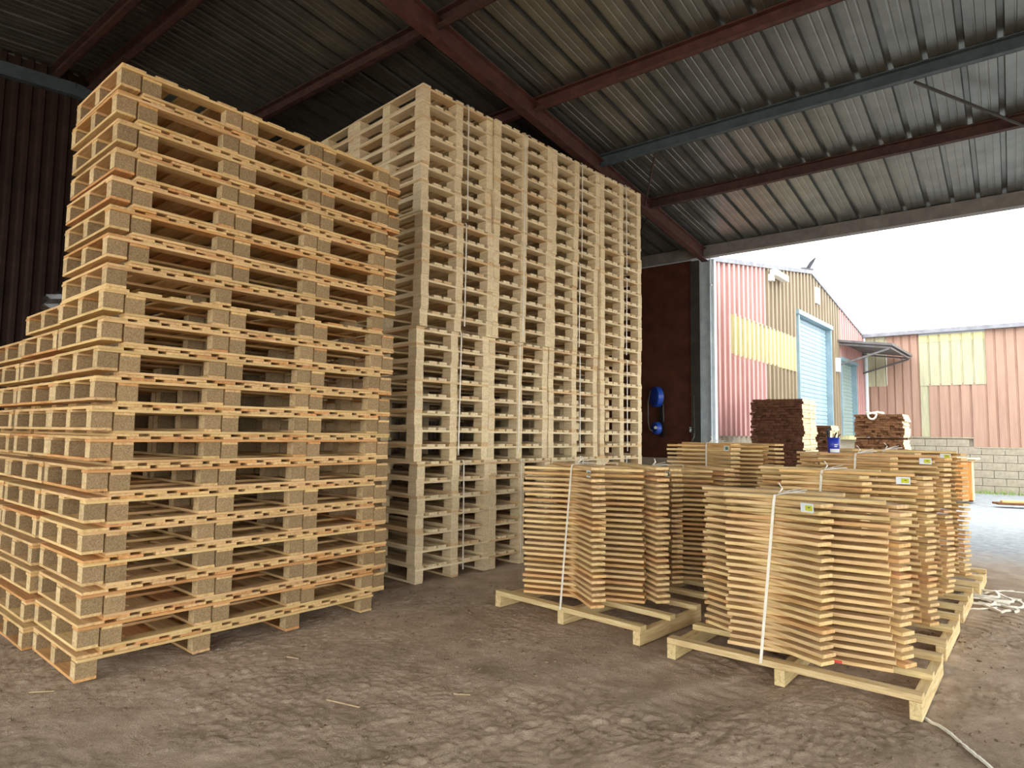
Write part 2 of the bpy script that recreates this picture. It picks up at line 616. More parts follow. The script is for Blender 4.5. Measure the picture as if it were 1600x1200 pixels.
mb.bar(shed(P_LEFT, -0.30, roof_z(0) + 0.10), shed(P_RIGHT, -0.30, roof_z(0) + 0.10), 0.14, 0.10)
mb.build('eave_beam', 'eave_steel', ceiling)
mb = MB()
mb.poly([shed(P_LEFT, 8.2, roof_z(8.2) + .2), shed(P_RIGHT, 8.2, roof_z(8.2) + .2), shed(P_RIGHT, RIDGE_S, roof_z(RIDGE_S) + .24),
         shed(P_LEFT, RIDGE_S, roof_z(RIDGE_S) + .24), shed(P_LEFT, 9.04, roof_z(9.04) + .2), shed(P_RIGHT, 9.04, roof_z(9.04) + .2)],
        [(0, 1, 2, 3), (3, 2, 5, 4)])
mb.build('ridge_cap', 'galvanised', ceiling)

def rafter(p, s_end=S_BACK, depth=0.20, w=0.11, drop=0.12):
    mb = MB()
    for (s0, s1) in ((0.06, RIDGE_S), (RIDGE_S, s_end)):
        a = shed(p, s0, roof_z(s0) - drop + depth / 2)
        c = shed(p, s1, roof_z(s1) - drop + depth / 2)
        mb.bar(a, c, 0.012, depth)
        for dz in (-depth / 2, depth / 2):
            mb.bar(a + Vector((0, 0, dz)), c + Vector((0, 0, dz)), w, 0.014)
    return mb.build('rafter', 'red_steel', ceiling)
rafter(0.0)
rafter(-8.2)
# wind-brace rods under the purlins
mb = MB()
mb.tube([shed(0.02, 2.45, roof_z(2.45) - 0.03), shed(-0.78, 3.78, roof_z(3.78) - 0.01)], 0.013, 6)
mb.build('brace_rod', 'rust_steel', ceiling)
mb = MB()
mb.tube([shed(-3.62, 3.78, roof_z(3.78) - 0.01), shed(-4.75, 1.9, roof_z(1.9) - 0.01)], 0.016, 6)
mb.build('brace_rod', 'dark_steel', ceiling)
mb = MB()
mb.tube([shed(0.0, 2.3, roof_z(2.3) - 0.06), shed(0.75, 1.3, roof_z(1.3) - 0.01)], 0.016, 6)
mb.build('brace_rod', 'dark_steel', ceiling)

# post at the corner of the opening
post = thing('steel_post', (POST.x, POST.y, -0.05), SHED_RZ, 'pale grey steel post with triangular bracket at the yard opening', 'post')
mb = MB()
hp = roof_z(0) - 0.04
mb.box((0, -0.10, hp / 2), (0.20, 0.014, hp))
mb.box((0, 0.10, hp / 2), (0.20, 0.014, hp))
mb.box((0, 0, hp / 2), (0.012, 0.19, hp))
mb.build('column', 'grey_steel', post)
mb = MB()
mb.box((0.03, -0.13, hp / 2), (0.12, 0.045, hp))
mb.build('door_track', 'pale_steel', post)
mb = MB()
mb.bar((-0.09, -0.11, hp - 0.04), (0.09, -0.11, hp - 0.46), 0.02, 0.03)
mb.bar((-0.10, -0.11, hp - 0.48), (0.10, -0.11, hp - 0.48), 0.03, 0.03)
mb.build('bracket', 'pale_steel', post)
mb = MB()
mb.box((-0.10, 0.175, hp / 2), (0.012, 0.17, hp))
mb.build('flange_plate', 'dark_steel', post)

# ------------------------------------------------------------------ shed walls
def vertical_sheet(name, mat, parent, width, z0, z1, pitch=0.25, rib_w=0.06, rib_h=0.03, slope_w=0.025, x0=0.0, top=None):
    """upright ribbed sheet in the local xz plane, ribs towards -y"""
    pts = []
    n = max(1, int(round(width / pitch)))
    for i in range(n):
        x = i * pitch
        pan = pitch - rib_w - 2 * slope_w
        pts += [(x, 0), (x + pan, 0), (x + pan + slope_w, rib_h), (x + pan + slope_w + rib_w, rib_h)]
    pts.append((n * pitch, 0))
    vs, fs = [], []
    for (a, up) in pts:
        zt = z1 if top is None else top(x0 + a)
        vs += [(x0 + a, -up, z0), (x0 + a, -up, zt)]
    for i in range(len(pts) - 1):
        fs.append((2 * i, 2 * i + 2, 2 * i + 3, 2 * i + 1))
    mb = MB()
    mb.poly(vs, fs)
    return mb.build(name, mat, parent)

# left wall: local x along +q, faces the hall (towards -p)
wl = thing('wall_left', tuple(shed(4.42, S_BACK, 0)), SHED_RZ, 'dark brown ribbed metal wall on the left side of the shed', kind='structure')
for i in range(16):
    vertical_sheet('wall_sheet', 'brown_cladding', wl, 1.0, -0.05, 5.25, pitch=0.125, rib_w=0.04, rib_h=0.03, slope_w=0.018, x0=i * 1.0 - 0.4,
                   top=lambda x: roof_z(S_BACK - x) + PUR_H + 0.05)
mb = MB()
for (s0, s1) in ((0.2, RIDGE_S), (RIDGE_S, S_BACK)):
    mb.bar((S_BACK - s0, -0.07, roof_z(s0) - 0.07), (S_BACK - s1, -0.07, roof_z(s1) - 0.07), 0.09, 0.15)
mb.build('wall_beam', 'blue_grey_steel', wl)
# end wall beside the opening
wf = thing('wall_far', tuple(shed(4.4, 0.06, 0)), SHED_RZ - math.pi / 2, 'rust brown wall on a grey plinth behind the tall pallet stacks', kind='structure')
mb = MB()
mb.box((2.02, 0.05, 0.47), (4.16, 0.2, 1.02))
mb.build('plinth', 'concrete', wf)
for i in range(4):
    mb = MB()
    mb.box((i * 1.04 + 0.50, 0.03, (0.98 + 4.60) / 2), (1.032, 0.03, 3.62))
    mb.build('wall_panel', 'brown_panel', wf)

# rear and right sides: open below unseen headers added to block light
wb = thing('light_block_rear', tuple(shed(4.4, 15.5, 0)), WF_RZ, 'added unseen header shading the ceiling from the open rear side', kind='structure')
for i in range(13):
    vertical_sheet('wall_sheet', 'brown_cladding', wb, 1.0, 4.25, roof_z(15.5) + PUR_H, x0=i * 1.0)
wr = thing('light_block_right', tuple(shed(-8.4, 15.5, 0)), SHED_RZ, 'added unseen header cutting light from the open right side', kind='structure')
for i in range(16):
    vertical_sheet('wall_sheet', 'brown_cladding', wr, 1.0, 2.9, 5.0, x0=i * 1.0 - .45, top=lambda x: roof_z(15.5 - x) + PUR_H - .01)

# ------------------------------------------------------------------ long pallets with chipboard blocks (left stacks)
LP_L, LP_W = 1.985, 0.815
BT, BH = 0.0165, 0.089                 # board thickness, block height
BW = 0.106                             # block length along the pallet
COLS = [BW / 2 + i * (LP_L - BW) / 3 for i in range(4)]
ROWS = [0.041, LP_W / 2, LP_W - 0.041]
LP_H = 3 * BT + BH
NDECK = 11
DECK_W = 0.132

def long_pallet(loc, rz, inverted, label, group, full=True, rows=None):
    t = thing('long_pallet', loc, rz, label, 'pallet', group)
    def zz(z):
        return LP_H - z if inverted else z
    j = lambda a: random.uniform(-a, a)
    me_bot = box_mesh(LP_W, BW, BT, 'tan_timber')
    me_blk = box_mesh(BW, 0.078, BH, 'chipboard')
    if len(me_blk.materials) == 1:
        me_blk.materials.append(MATS['chip_lit'])
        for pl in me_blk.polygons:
            if abs(pl.normal.x) > 0.9:  # end faces take the painted-in light
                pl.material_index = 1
    me_str = box_mesh(LP_L, 0.098, BT, 'tan_timber')
    me_dck = box_mesh(LP_W, DECK_W, BT, 'tan_timber')
    for cx in COLS:
        obj('bottom_board', me_bot, t, (cx, LP_W / 2 + j(.003), zz(BT / 2)), (0, 0, math.pi / 2))
        for ry in ROWS:
            obj('block', me_blk, t, (cx + j(.002), ry + j(.003), zz(BT + BH / 2)))
    for ry in ROWS:
        obj('stringer_board', me_str, t, (LP_L / 2 + j(.004), ry + j(.002), zz(BT + BH + BT / 2)))
    for i in range(NDECK):
        cx = DECK_W / 2 + i * (LP_L - DECK_W) / (NDECK - 1) + (j(.008) if 0 < i < NDECK - 1 else 0)
        obj('deck_board', me_dck, t, (cx, LP_W / 2 + j(.004), zz(BT + BH + BT * 1.5)), (0, 0, math.pi / 2))
    return t

PAIR = LP_H + 2 * BT
def long_stack(origin, rz, packs, where, group, drift=0.0):
    """each pack: one upright pallet, then pairs (inverted pallet, upright pallet nested into it)"""
    R = Matrix.Rotation(rz, 3, 'Z')
    todo = []
    z = 0.0
    for np_, (dx, dy) in packs:
        todo.append((dx, dy, z, False))
        z += LP_H
        for i in range(np_):
            jx, jy = random.uniform(-.012, .012), random.uniform(-.008, .008)
            todo.append((dx + jx + BW + 0.012, dy + jy, z, True))
            todo.append((dx + jx, dy + jy, z + 2 * BT, False))
            z += PAIR
    n = len(todo)
    for i, (dx, dy, zz, inv) in enumerate(todo):
        o = Vector(origin) + R @ Vector((dx + drift * zz, dy, 0))
        kind = 'upside-down' if inv else 'upright'
        long_pallet((o.x, o.y, zz), rz + random.uniform(-.004, .004), inv,
                    '%s chipboard-block pallet, %s from the top of %s' % (kind, ordinal(n - i), where), group)
    return z

S1_RZ = math.pi / 2 - 0.7024
S1_O = Vector((-2.353, 3.588, 0))
long_stack(S1_O, S1_RZ, [(12, (0, 0)), (7, (0.015, -0.01))], 'the tall left stack', 'pallets of the tall left stack', drift=0.006)
ldir = Vector((-math.cos(0.7024), math.sin(0.7024), 0))
rdir = Vector((math.sin(0.7024), math.cos(0.7024), 0))
S2_O = S1_O + ldir * 0.835 - rdir * 0.05
S2_TOP = long_stack(S2_O, S1_RZ + 0.01, [(12, (0, 0))], 'the lower stack at the left edge', 'pallets of the lower stack at the left edge', drift=0.045)
S3_O = S1_O + ldir * 1.70 - rdir * 0.06
S3_TOP = long_stack(S3_O, S1_RZ + 0.02, [(11, (0, 0))], 'the leftmost stack cut by the frame', 'pallets of the leftmost stack', drift=0.045)

# crumpled dark film on the lower stack
def crumple(name, mat, loc, rz, dims, seed, label, cat):
    r = np.random.RandomState(seed)
    bm = bmesh.new()
    bmesh.ops.create_icosphere(bm, subdivisions=3, radius=1.0)
    for v in bm.verts:
        n = 1 + r.uniform(-.10, .10)
        zc = v.co.z
        v.co = Vector((v.co.x * n * dims[0], v.co.y * n * dims[1], max(zc * n, -0.55) * dims[2]))
    zmin = min(v.co.z for v in bm.verts)
    for v in bm.verts:
        v.co.z -= zmin
    me = bpy.data.meshes.new(name)
    bm.to_mesh(me)
    bm.free()
    me.materials.append(MATS[mat])
    return tag(obj(name, me, None, loc, (0, 0, rz)), label, cat)
c = S2_O + ldir * 0.36 + rdir * 0.42
crumple('plastic_film', 'dark_film', (c.x, c.y, S2_TOP), S1_RZ, (0.36, 0.32, 0.12), 3,
        'crumpled dark plastic film on top of the lower left stack', 'plastic film')
c = S3_O + ldir * 0.30 + rdir * 0.28
crumple('orange_wrapper', 'orange_plastic', (c.x, c.y, S3_TOP), S1_RZ, (0.10, 0.12, 0.035), 5,
        'small orange-red plastic piece lying on the leftmost pallet stack', 'plastic piece')

# ------------------------------------------------------------------ tall strapped stacks of pale pallets
MP_W, MP_L, MP_H = 0.962, 1.20, 0.1592
RUN_T, BLK_H, STR_T, DEK_T = 0.021, 0.0932, 0.0215, 0.0235
M_RZ = math.pi / 2 - 0.7537
M_O = Vector((-0.8856, 5.954, 0))
mr = Vector((math.sin(0.7537), math.cos(0.7537), 0))
ml = Vector((-mr.y, mr.x, 0))
MCOL = [0.046, MP_W / 2, MP_W - 0.046]
MROW = [0.0625, MP_L / 2, MP_L - 0.0625]

def pale_pallet(loc, rz, label, group):
    t = thing('pale_pallet', loc, rz, label, 'pallet', group)
    j = lambda a: random.uniform(-a, a)
    me_run = box_mesh(MP_L, 0.092, RUN_T, 'pale_timber')
    me_blk = box_mesh(0.092, 0.125, BLK_H, 'pale_block')
    me_str = box_mesh(MP_W, 0.12, STR_T, 'pale_timber')
    me_dk = box_mesh(MP_L, 0.098, DEK_T, 'pale_timber')
    for cx in MCOL:
        obj('runner_board', me_run, t, (cx + j(.002), MP_L / 2 + j(.003), RUN_T / 2), (0, 0, math.pi / 2))
        for ry in MROW:
            obj('block', me_blk, t, (cx + j(.002), ry + j(.003), RUN_T + BLK_H / 2))
    for ry in (0.06, MP_L / 2, MP_L - 0.06):
        obj('stringer_board', me_str, t, (MP_W / 2 + j(.003), ry + j(.003), RUN_T + BLK_H + STR_T / 2))
    g = MCOL[1] - MCOL[0]
    for b in (0, 1):
        for k in range(4 if b else 3):
            pass
    xs = [MCOL[0], MCOL[0] + g * 0.37, MCOL[0] + g * 0.66, MCOL[1], MCOL[1] + g * 0.36, MCOL[1] + g * 0.66, MCOL[2]]
    for i, cx in enumerate(xs):
        obj('deck_board', me_dk, t, (cx + j(.004), MP_L / 2 + j(.003), RUN_T + BLK_H + STR_T + DEK_T / 2), (0, 0, math.pi / 2))
    return t

PACKS = [7, 8, 7, 8]
COLNAMES = ['the corner column of the tall strapped stack', 'the second column of the tall strapped stack',
            'the third column of the tall strapped stack', 'the rightmost column of the tall strapped stack',
            'the column behind the corner column', 'the column behind the second column', 'the column behind the third column']
STRAPS = []
def pale_column(base, name, group, seed):
    r = random.Random(seed)
    z = 0.0
    n = sum(PACKS)
    i = 0
    for pk, cnt in enumerate(PACKS):
        dx, dy, dr = r.uniform(-.012, .012), r.uniform(-.02, .02), r.uniform(-.008, .008)
        if pk == 0:
            dy = -0.02
        z0 = z
        for k in range(cnt):
            o = base + mr * (dx + r.uniform(-.004, .004)) + ml * (dy + r.uniform(-.007, .007))
            i += 1
            pale_pallet((o.x, o.y, z), M_RZ + dr, 'pale pallet, %s from the top in %s' % (ordinal(n - i + 1), name), group)
            z += MP_H
        STRAPS.append((base + mr * dx + ml * dy, dr, z0, z, name, pk))
for c in range(4):
    pale_column(M_O + mr * (c * 0.972), COLNAMES[c], 'pale pallets of the tall strapped stack', 20 + c)
front_straps = list(STRAPS)
pale_column(M_O + ml * 1.225, COLNAMES[4], 'pale pallets behind the corner column', 31)
pale_column(M_O + ml * 1.225 + mr * 0.972, COLNAMES[5], 'pale pallets behind the second column', 32)
pale_column(M_O + ml * 1.225 + mr * 1.944, COLNAMES[6], 'pale pallets behind the third column', 33)

PACKN = ['bottom', 'second', 'third', 'top']
for (b, dr, z0, z1, name, pk) in front_straps:
    col = COLNAMES.index(name)
    x = MP_W / 2 + (0.075 if col != 1 else -0.02) + random.uniform(-.01, .03)
    e = 0.006
    lean = random.uniform(-0.015, 0.02)
    mb = MB()
    zb, zt = z0 + RUN_T + 0.0, z1 + e * .6
    mb.ribbon([(x + lean, -e - .012, zb + .04), (x, -e - .012, zt - .03), (x, -e, zt), (x, MP_L + e, zt), (x, MP_L + e, zb + .03)],
              0.014, 0.003, (1, 0, 0))
    # tied ends
    mb.ribbon([(x, -e - .014, zt - .05), (x + .03, -e - .03, zt - .02), (x + .05, -e - .045, zt - .045)], 0.012, 0.002, (0, 1, 0.4))
    o = mb.build('plastic_strap', 'strap_white', None, (b.x, b.y, 0), (0, 0, M_RZ + dr))
    tag(o, 'white strap round the %s pack of %s' % (PACKN[pk], name), 'strap', 'straps of the tall stack')

# ------------------------------------------------------------------ crossed plank bundles on timber skids
SK_W, SK_D = 1.36, 0.84
TH = 0.0213
def bundle(R, u, where, skid_label, bundle_label, spec, layers, label_col, group, seed, marks=False, lab_layer=1, lab_board='D'):
    u = Vector((u[0], u[1], 0)).normalized()
    rz = math.atan2(u.y, u.x)
    L = Vector((R[0], R[1], 0)) - u * SK_W
    r = random.Random(seed)
    sk = thing('timber_skid', (L.x, L.y, 0), rz, skid_label, 'skid', 'timber skids')
    for x in (0.03, SK_W / 2, SK_W - 0.03):
        obj('runner', box_mesh(SK_D, 0.055, 0.088, 'skid_timber', .002), sk, (x, SK_D / 2, 0.044), (0, 0, math.pi / 2))
    for y in (0.04, SK_D * 0.5, SK_D - 0.04):
        obj('cross_bar', box_mesh(SK_W, 0.072, 0.036, 'skid_timber', .002), sk, (SK_W / 2, y, 0.106))
    z = 0.124
    bd = thing('plank_bundle', (L.x, L.y, z), rz, bundle_label, 'plank bundle', group)
    ah, ad, ln, wd = spec['ah'], spec['ad'], spec['len'], 0.105
    me = box_mesh(ln, wd, TH * 0.985, 'honey_timber', .0025)
    def place(start, ang, zc, jit):
        # 'start' is the front-left corner of the board
        c, s = math.cos(ang), math.sin(ang)
        cx = start[0] + c * ln / 2 - s * wd / 2
        cy = start[1] + s * ln / 2 + c * wd / 2
        return obj('plank', me, bd, (cx + c * jit + r.uniform(-.003, .003), cy + s * jit + r.uniform(-.005, .005), zc),
                   (r.uniform(-.006, .006), 0, ang + r.uniform(-.012, .012)))
    top = None
    for i in range(layers):
        zc = TH * (i + 0.5)
        hl = (i % 2 == spec['top_h'])
        for st in (spec['H'] if hl else spec['D']):
            place(st, ah if hl else ad, zc, r.uniform(-.012, .012))
    zt = TH * layers
    # paper label hanging on the front of one upper plank
    st = spec['label_at']
    ang = spec['label_ang']
    lb = obj('label', box_mesh(0.085, 0.0012, 0.050, 'paper_white', 0), bd, (st[0], st[1], zt - TH * spec['label_drop'] - 0.028), (0, 0, ang))
    obj('print', box_mesh(0.046, 0.0012, 0.030, label_col, 0), lb, (0.012, -0.0012, 0))
    obj('print_mark', box_mesh(0.014, 0.0010, 0.006, 'print_grey', 0), lb, (0.014, -0.0018, 0.003))
    # white strap round bundle and skid
    sx = spec['strap_x']
    fy, by = spec['strap_front'], spec['strap_back']
    mb = MB()
    mb.ribbon([(sx[0], 0.03, -0.022), (sx[0], -0.004, -0.02), (sx[0] + .003, -0.004, 0.004), (sx[1], fy - .006, zt - .03), (sx[1] + .004, fy, zt + .002),
               (sx[1] + .02, (fy + by) / 2, zt + .004), (sx[1] + .03, by, zt + .002), (sx[1] + .03, by + .006, zt - .04), (sx[1] + .03, by + .01, 0.02)],
              0.016, 0.0025, (1, 0, 0))
    st = mb.build('strap', 'strap_white', bd)
    mb = MB()
    c = Vector((sx[1] + .01, fy + 0.05, zt + .006))
    mb.ribbon([c, c + Vector((.05, .03, .02)), c + Vector((.11, .05, .035))], 0.014, .002, (0, 1, 0.2))
    mb.ribbon([c, c + Vector((.01, .04, .03)), c + Vector((-.02, .07, .06))], 0.012, .002, (0, 1, 0.2))
    mb.ribbon([c - Vector((.0, .05, .004)), c + Vector((.05, .0, .012)), c + Vector((.14, .04, .016))], 0.018, .003, (0, 1, 0.2))
    mb.build('strap_knot', 'strap_white', st)
    if marks:
        for (mx, my, mz) in marks:
            obj('paint_mark', box_mesh(0.045, 0.002, 0.016, 'red_mark', 0), bd, (mx, my, mz), (0, 0, ah))
    return bd, L, rz, z + zt

rad = math.radians
F_SPEC = dict(ah=rad(8), ad=rad(-24), len=0.87, top_h=1, H=[(0.335, 0.138), (0.05, 0.46)], D=[(0.105, 0.384), (0.44, 0.66)],
              label_at=(0.83, 0.059), label_ang=rad(-24), label_drop=1, strap_x=(0.58, 0.62), strap_front=0.16, strap_back=0.70)
FU = (0.768, -0.64)
F_R = [(2.035, 3.25), (2.735, 4.11), (3.435, 4.95), (4.135, 5.74)]
F_NAMES = [
    ('timber skid under the nearest plank bundle at the front right', 'bundle of crossed planks, nearest the camera, front right, yellow label'),
    ('timber skid under the second plank bundle of the right row', 'bundle of crossed planks, second in the right row behind the nearest'),
    ('timber skid under the third plank bundle of the right row', 'bundle of crossed planks, third in the right row, blue bucket on it'),
    ('timber skid under the rearmost plank bundle of the right row', 'bundle of crossed planks, rearmost of the right row by the yard')]
BT_TOP = {}
F_LAYERS = [43, 48, 53, 54]
A_LAYERS = [48, 46, 56]
for i, Rp in enumerate(F_R):
    sp = dict(F_SPEC, top_h=1 - F_LAYERS[i] % 2)
    if i > 0:
        sp['label_at'] = (1.12, 0.245)
        sp['label_ang'] = rad(8)
    bd, L, rz, zt = bundle(Rp, FU, '', F_NAMES[i][0], F_NAMES[i][1], sp, F_LAYERS[i], 'print_yellow', 'crossed plank bundles', 50 + i,
                           marks=[(0.745, 0.192, TH * .5), (0.93, 0.2185, TH * .5)] if i == 0 else False)
    BT_TOP[i] = (L, rz, zt)
A_SPEC = dict(ah=rad(25), ad=rad(-32), len=0.95, top_h=0, H=[(0.20, 0.11), (0.08, 0.52)], D=[(0.117, 0.56), (0.362, 1.03)],
              label_at=(0.86, 0.094), label_ang=rad(-32), label_drop=1, strap_x=(0.68, 0.56), strap_front=0.275, strap_back=0.85)
AU = (0.72, -0.694)
A_R = [(0.866, 4.33), (1.64, 5.13), (2.42, 5.94)]
A_NAMES = [
    ('timber skid under the front plank bundle of the left row', 'bundle of crossed planks, front of the left row by the tall pallets'),
    ('timber skid under the middle plank bundle of the left row', 'bundle of crossed planks, middle of the left row, mostly hidden'),
    ('timber skid under the rear plank bundle of the left row', 'bundle of crossed planks, rear of the left row before the brown wall')]
for i, Rp in enumerate(A_R):
    bd, L, rz, zt = bundle(Rp, AU, '', A_NAMES[i][0], A_NAMES[i][1], dict(A_SPEC, top_h=A_LAYERS[i] % 2), A_LAYERS[i], 'print_green', 'crossed plank bundles', 70 + i)

# ------------------------------------------------------------------ fittings on the brown wall beside the opening
def on_far_wall(p, z, out=0.0):
    return shed(p, 0.045 + out, z)
# hose reel: two blue drums joined by hose
rl = thing('hose_reel', tuple(on_far_wall(0.84, 1.30)), WF_RZ, 'blue hose reel with two drums hung on the brown wall', 'hose reel')
def drum(r, w, zc, x=0.0):
    mb = MB()
    M = Matrix.Rotation(math.pi / 2, 3, 'Y') @ Matrix.Rotation(0, 3, 'Z')
    prof = [(0.0, -w / 2), (r * .8, -w / 2), (r, -w / 2 + .02), (r, w / 2 - .02), (r * .8, w / 2), (0.0, w / 2)]
    mb.lathe(prof, (x, -0.26, zc), 22, Matrix.Rotation(rad(52), 3, 'Z') @ M)
    return mb
drum(0.185, 0.14, 0.79).build('upper_drum', 'reel_blue', rl, smooth=False)
drum(0.115, 0.12, 0.22).build('lower_drum', 'reel_blue', rl, smooth=False)
mb = MB()
mb.tube([(-.10, -.30, .90), (-.14, -.32, .70), (-.14, -.32, .35), (-.12, -.30, .20), (-.05, -.28, .15)], 0.011, 6)
mb.build('hose', 'hose_grey', rl, smooth=True)
mb = MB()
mb.tube([(.10, -.20, .66), (.11, -.20, .34)], 0.008, 6)
mb.build('hose', 'hose_grey', rl, smooth=True)
mb = MB()
mb.box((0, -0.03, 0.5), (0.07, 0.05, 0.9))
mb.box((0, -0.12, 0.79), (0.04, 0.16, 0.04))
mb.box((0, -0.12, 0.22), (0.04, 0.16, 0.04))
mb.build('wall_bracket', 'black_plastic', rl)
mb = MB()
mb.lathe([(0, -.012), (.028, -.012), (.028, .012), (0, .012)], (.03, -.36, .23), 10, Matrix.Rotation(math.pi / 2, 3, 'X'))
mb.build('crank_knob', 'white_plastic', rl)
# pipe and tap
mb = MB()
a = on_far_wall(0.21, 2.12, .05)
mb.tube([a, on_far_wall(0.20, 1.45, .05), on_far_wall(0.215, 1.36, .07), on_far_wall(0.24, 1.30, .10)], 0.014, 6)
tag(mb.build('water_pipe', 'hose_grey', None, smooth=True), 'thin grey upright pipe on the brown wall beside the post', 'pipe')
mb = MB()
mb.tube([on_far_wall(0.275, 1.50, -.02), on_far_wall(0.275, 1.50, .07), on_far_wall(0.275, 1.46, .085)], 0.017, 8)
mb.box(on_far_wall(0.275, 1.535, .055), (.05, .015, .012))
tag(mb.build('wall_tap', 'pale_steel', None), 'small metal tap on the brown wall left of the pipe', 'tap')

# ------------------------------------------------------------------ pink warehouse across the yard
CORNER = Vector((12.338, 22.452, 0))
QG = Vector((math.sin(0.7053), math.cos(0.7053), 0))
GLEN = 13.2
go = CORNER - QG * GLEN
wh = thing('warehouse', (go.x, go.y, -0.3), math.atan2(QG.y, QG.x),
           'faded pink gabled warehouse with roller doors across the yard', 'building')
ZB = 0.3   # local z offset
def gx(s):
    return GLEN - s
def gtop(x):
    return 5.98 - 0.163 * abs((GLEN - x) - 6.3) + ZB
def gsheet(s0, s1, z0, z1, mat, name='wall_sheet', out=0.0):
    w = s0 - s1
    n = max(1, int(round(w / 0.27)))
    o = vertical_sheet(name, mat, wh, w, z0 + ZB, (z1 or 0) + ZB, pitch=w / n, rib_w=0.105, rib_h=0.085, slope_w=0.02,
                       x0=gx(s0), top=None if z1 else gtop)
    o.location.y = -out
    return o
def grow(s0, s1, z0, z1, mat, name='wall_sheet', out=0.0, step=1.08):
    n = max(1, int(round((s0 - s1) / step)))
    d = (s0 - s1) / n
    for i in range(n):
        gsheet(s0 - i * d, s0 - (i + 1) * d, z0, z1, mat, name, out)
grow(GLEN, 12.12, 1.4, None, 'pink_cladding')
grow(12.12, 10.0, 1.4, 3.12, 'pink_cladding')
grow(10.0, 7.72, 1.4, 3.12, 'olive_cladding')
grow(12.12, 7.78, 3.08, 3.97, 'yellow_sheet', 'skylight_sheet', 0.012)
grow(12.12, 10.0, 3.95, None, 'pink_cladding')
grow(10.0, 7.72, 3.95, None, 'olive_cladding')
grow(7.72, 4.15, 4.72, None, 'olive_cladding')
grow(4.15, 3.35, 1.4, None, 'olive_cladding')
grow(3.35, 1.15, 3.88, None, 'pink_cladding')
grow(1.15, 0.0, 1.4, None, 'pink_cladding')
mb = MB()
mb.box((GLEN / 2, 0.10, 0.70), (GLEN, 0.2, 2.0))
mb.build('plinth', 'concrete', wh)
# verge trim and roof behind
mb = MB()
for (s0, s1) in ((GLEN, 6.3), (6.3, -0.1)):
    mb.bar((gx(s0), -0.03, gtop(gx(s0)) + 0.02), (gx(s1), -0.03, gtop(gx(s1)) + 0.02), 0.16, 0.10)
mb.build('verge_trim', 'roof_grey', wh)
mb = MB()
for (s0, s1) in ((GLEN, 6.3), (6.3, -0.1)):
    a, b = Vector((gx(s0), 0.05, gtop(gx(s0)) + 0.03)), Vector((gx(s1), 0.05, gtop(gx(s1)) + 0.03))
    c, d = a + Vector((0, 9, 0)), b + Vector((0, 9, 0))
    mb.poly([a, b, d, c], [(0, 1, 2, 3)])
mb.build('roof', 'roof_grey', wh)
def roller_door(s0, s1, z0, z1, mat, fmat):
    d = obj('roller_door', None, wh)
    n = int((z1 - z0) / 0.115)
    me = None
    h = (z1 - z0) / n
    mb = MB()
    prof = [(0.0, -h / 2), (-0.018, -h * .25), (-0.018, h * .25), (0.0, h / 2)]
    w = s0 - s1
    vs, fs = [], []
    for (y, z) in prof:
        vs += [(-w / 2, y, z), (w / 2, y, z)]
    for i in range(3):
        fs.append((2 * i, 2 * i + 1, 2 * i + 3, 2 * i + 2))
    mb.poly(vs, fs)
    me = mb.mesh('door_slat', mat)
    for i in range(n):
        obj('door_slat', me, d, (gx((s0 + s1) / 2), 0.06, z0 + ZB + h * (i + .5)))
    f = MB()
    for s in (s0 + .045, s1 - .045):
        f.box((gx(s), -0.01, (z0 + z1) / 2 + ZB), (0.09, 0.20, z1 - z0))
    f.box((gx((s0 + s1) / 2), -0.02, z1 + ZB + 0.06), (w + .3, 0.24, 0.12))
    f.build('door_frame', fmat, d)
roller_door(7.5, 4.45, 1.55, 4.62, 'shutter', 'frame_blue')
roller_door(3.2, 1.35, 1.45, 3.8, 'shutter_green', 'frame_blue')
mb = MB()
mb.box((gx(2.27), -0.12, 1.40 + ZB), (2.0, 0.30, 0.12))
mb.build('door_sill', 'yellow_sheet', wh)
# canopy over the small door
cn = obj('canopy', None, wh)
zc, out = 4.36 + ZB, 1.55
mb = MB()
sec = [(gx(3.5), 0.0, zc + .02), (gx(0.1), 0.0, zc + .02), (gx(0.1), -out, zc - .22), (gx(3.5), -out, zc - .22)]
mb.poly(sec + [(x, y, z + .07) for x, y, z in sec], [(0, 1, 2, 3), (4, 7, 6, 5), (0, 4, 5, 1), (1, 5, 6, 2), (2, 6, 7, 3), (3, 7, 4, 0)])
mb.build('canopy_roof', 'canopy_grey', cn)
for s in (3.42, 0.18):
    mb = MB()
    mb.bar((gx(s), -0.04, zc - .75), (gx(s), -0.04, zc), .06, .06)
    mb.bar((gx(s), -0.04, zc - .72), (gx(s), -out + .1, zc - .30), .06, .05)
    mb.bar((gx(s), -0.04, zc - .05), (gx(s), -out + .05, zc - .28), .05, .05)
    mb.build('canopy_bracket', 'canopy_grey', cn)
mb = MB()
mb.bar((gx(3.42), -out + .08, zc - .28), (gx(.18), -out + .08, zc - .28), .05, .05)
mb.build('canopy_bar', 'canopy_grey', cn)
mb = MB()
mb.box((gx(9.35), -0.20, 5.27 + ZB), (0.95, 0.14, 0.14))
mb.box((gx(9.75), -0.12, 5.16 + ZB), (0.14, 0.14, 0.16))
mb.build('light_fitting', 'white_plastic', wh)
mb = MB()
mb.box((gx(5.72), -0.08, 5.43 + ZB), (0.34, 0.06, 0.46))
mb.build('vent_cover', 'white_plastic', wh)
mb = MB()
mb.box((gx(3.72), -0.10, 3.62 + ZB), (0.26, 0.12, 0.42))
mb.build('meter_box', 'white_plastic', wh)
mb = MB()
mb.tube([(gx(0.06), -0.14, 1.1 + ZB), (gx(0.06), -0.14, 4.6 + ZB)], 0.06, 8)
mb.build('downpipe', 'pale_steel', wh)

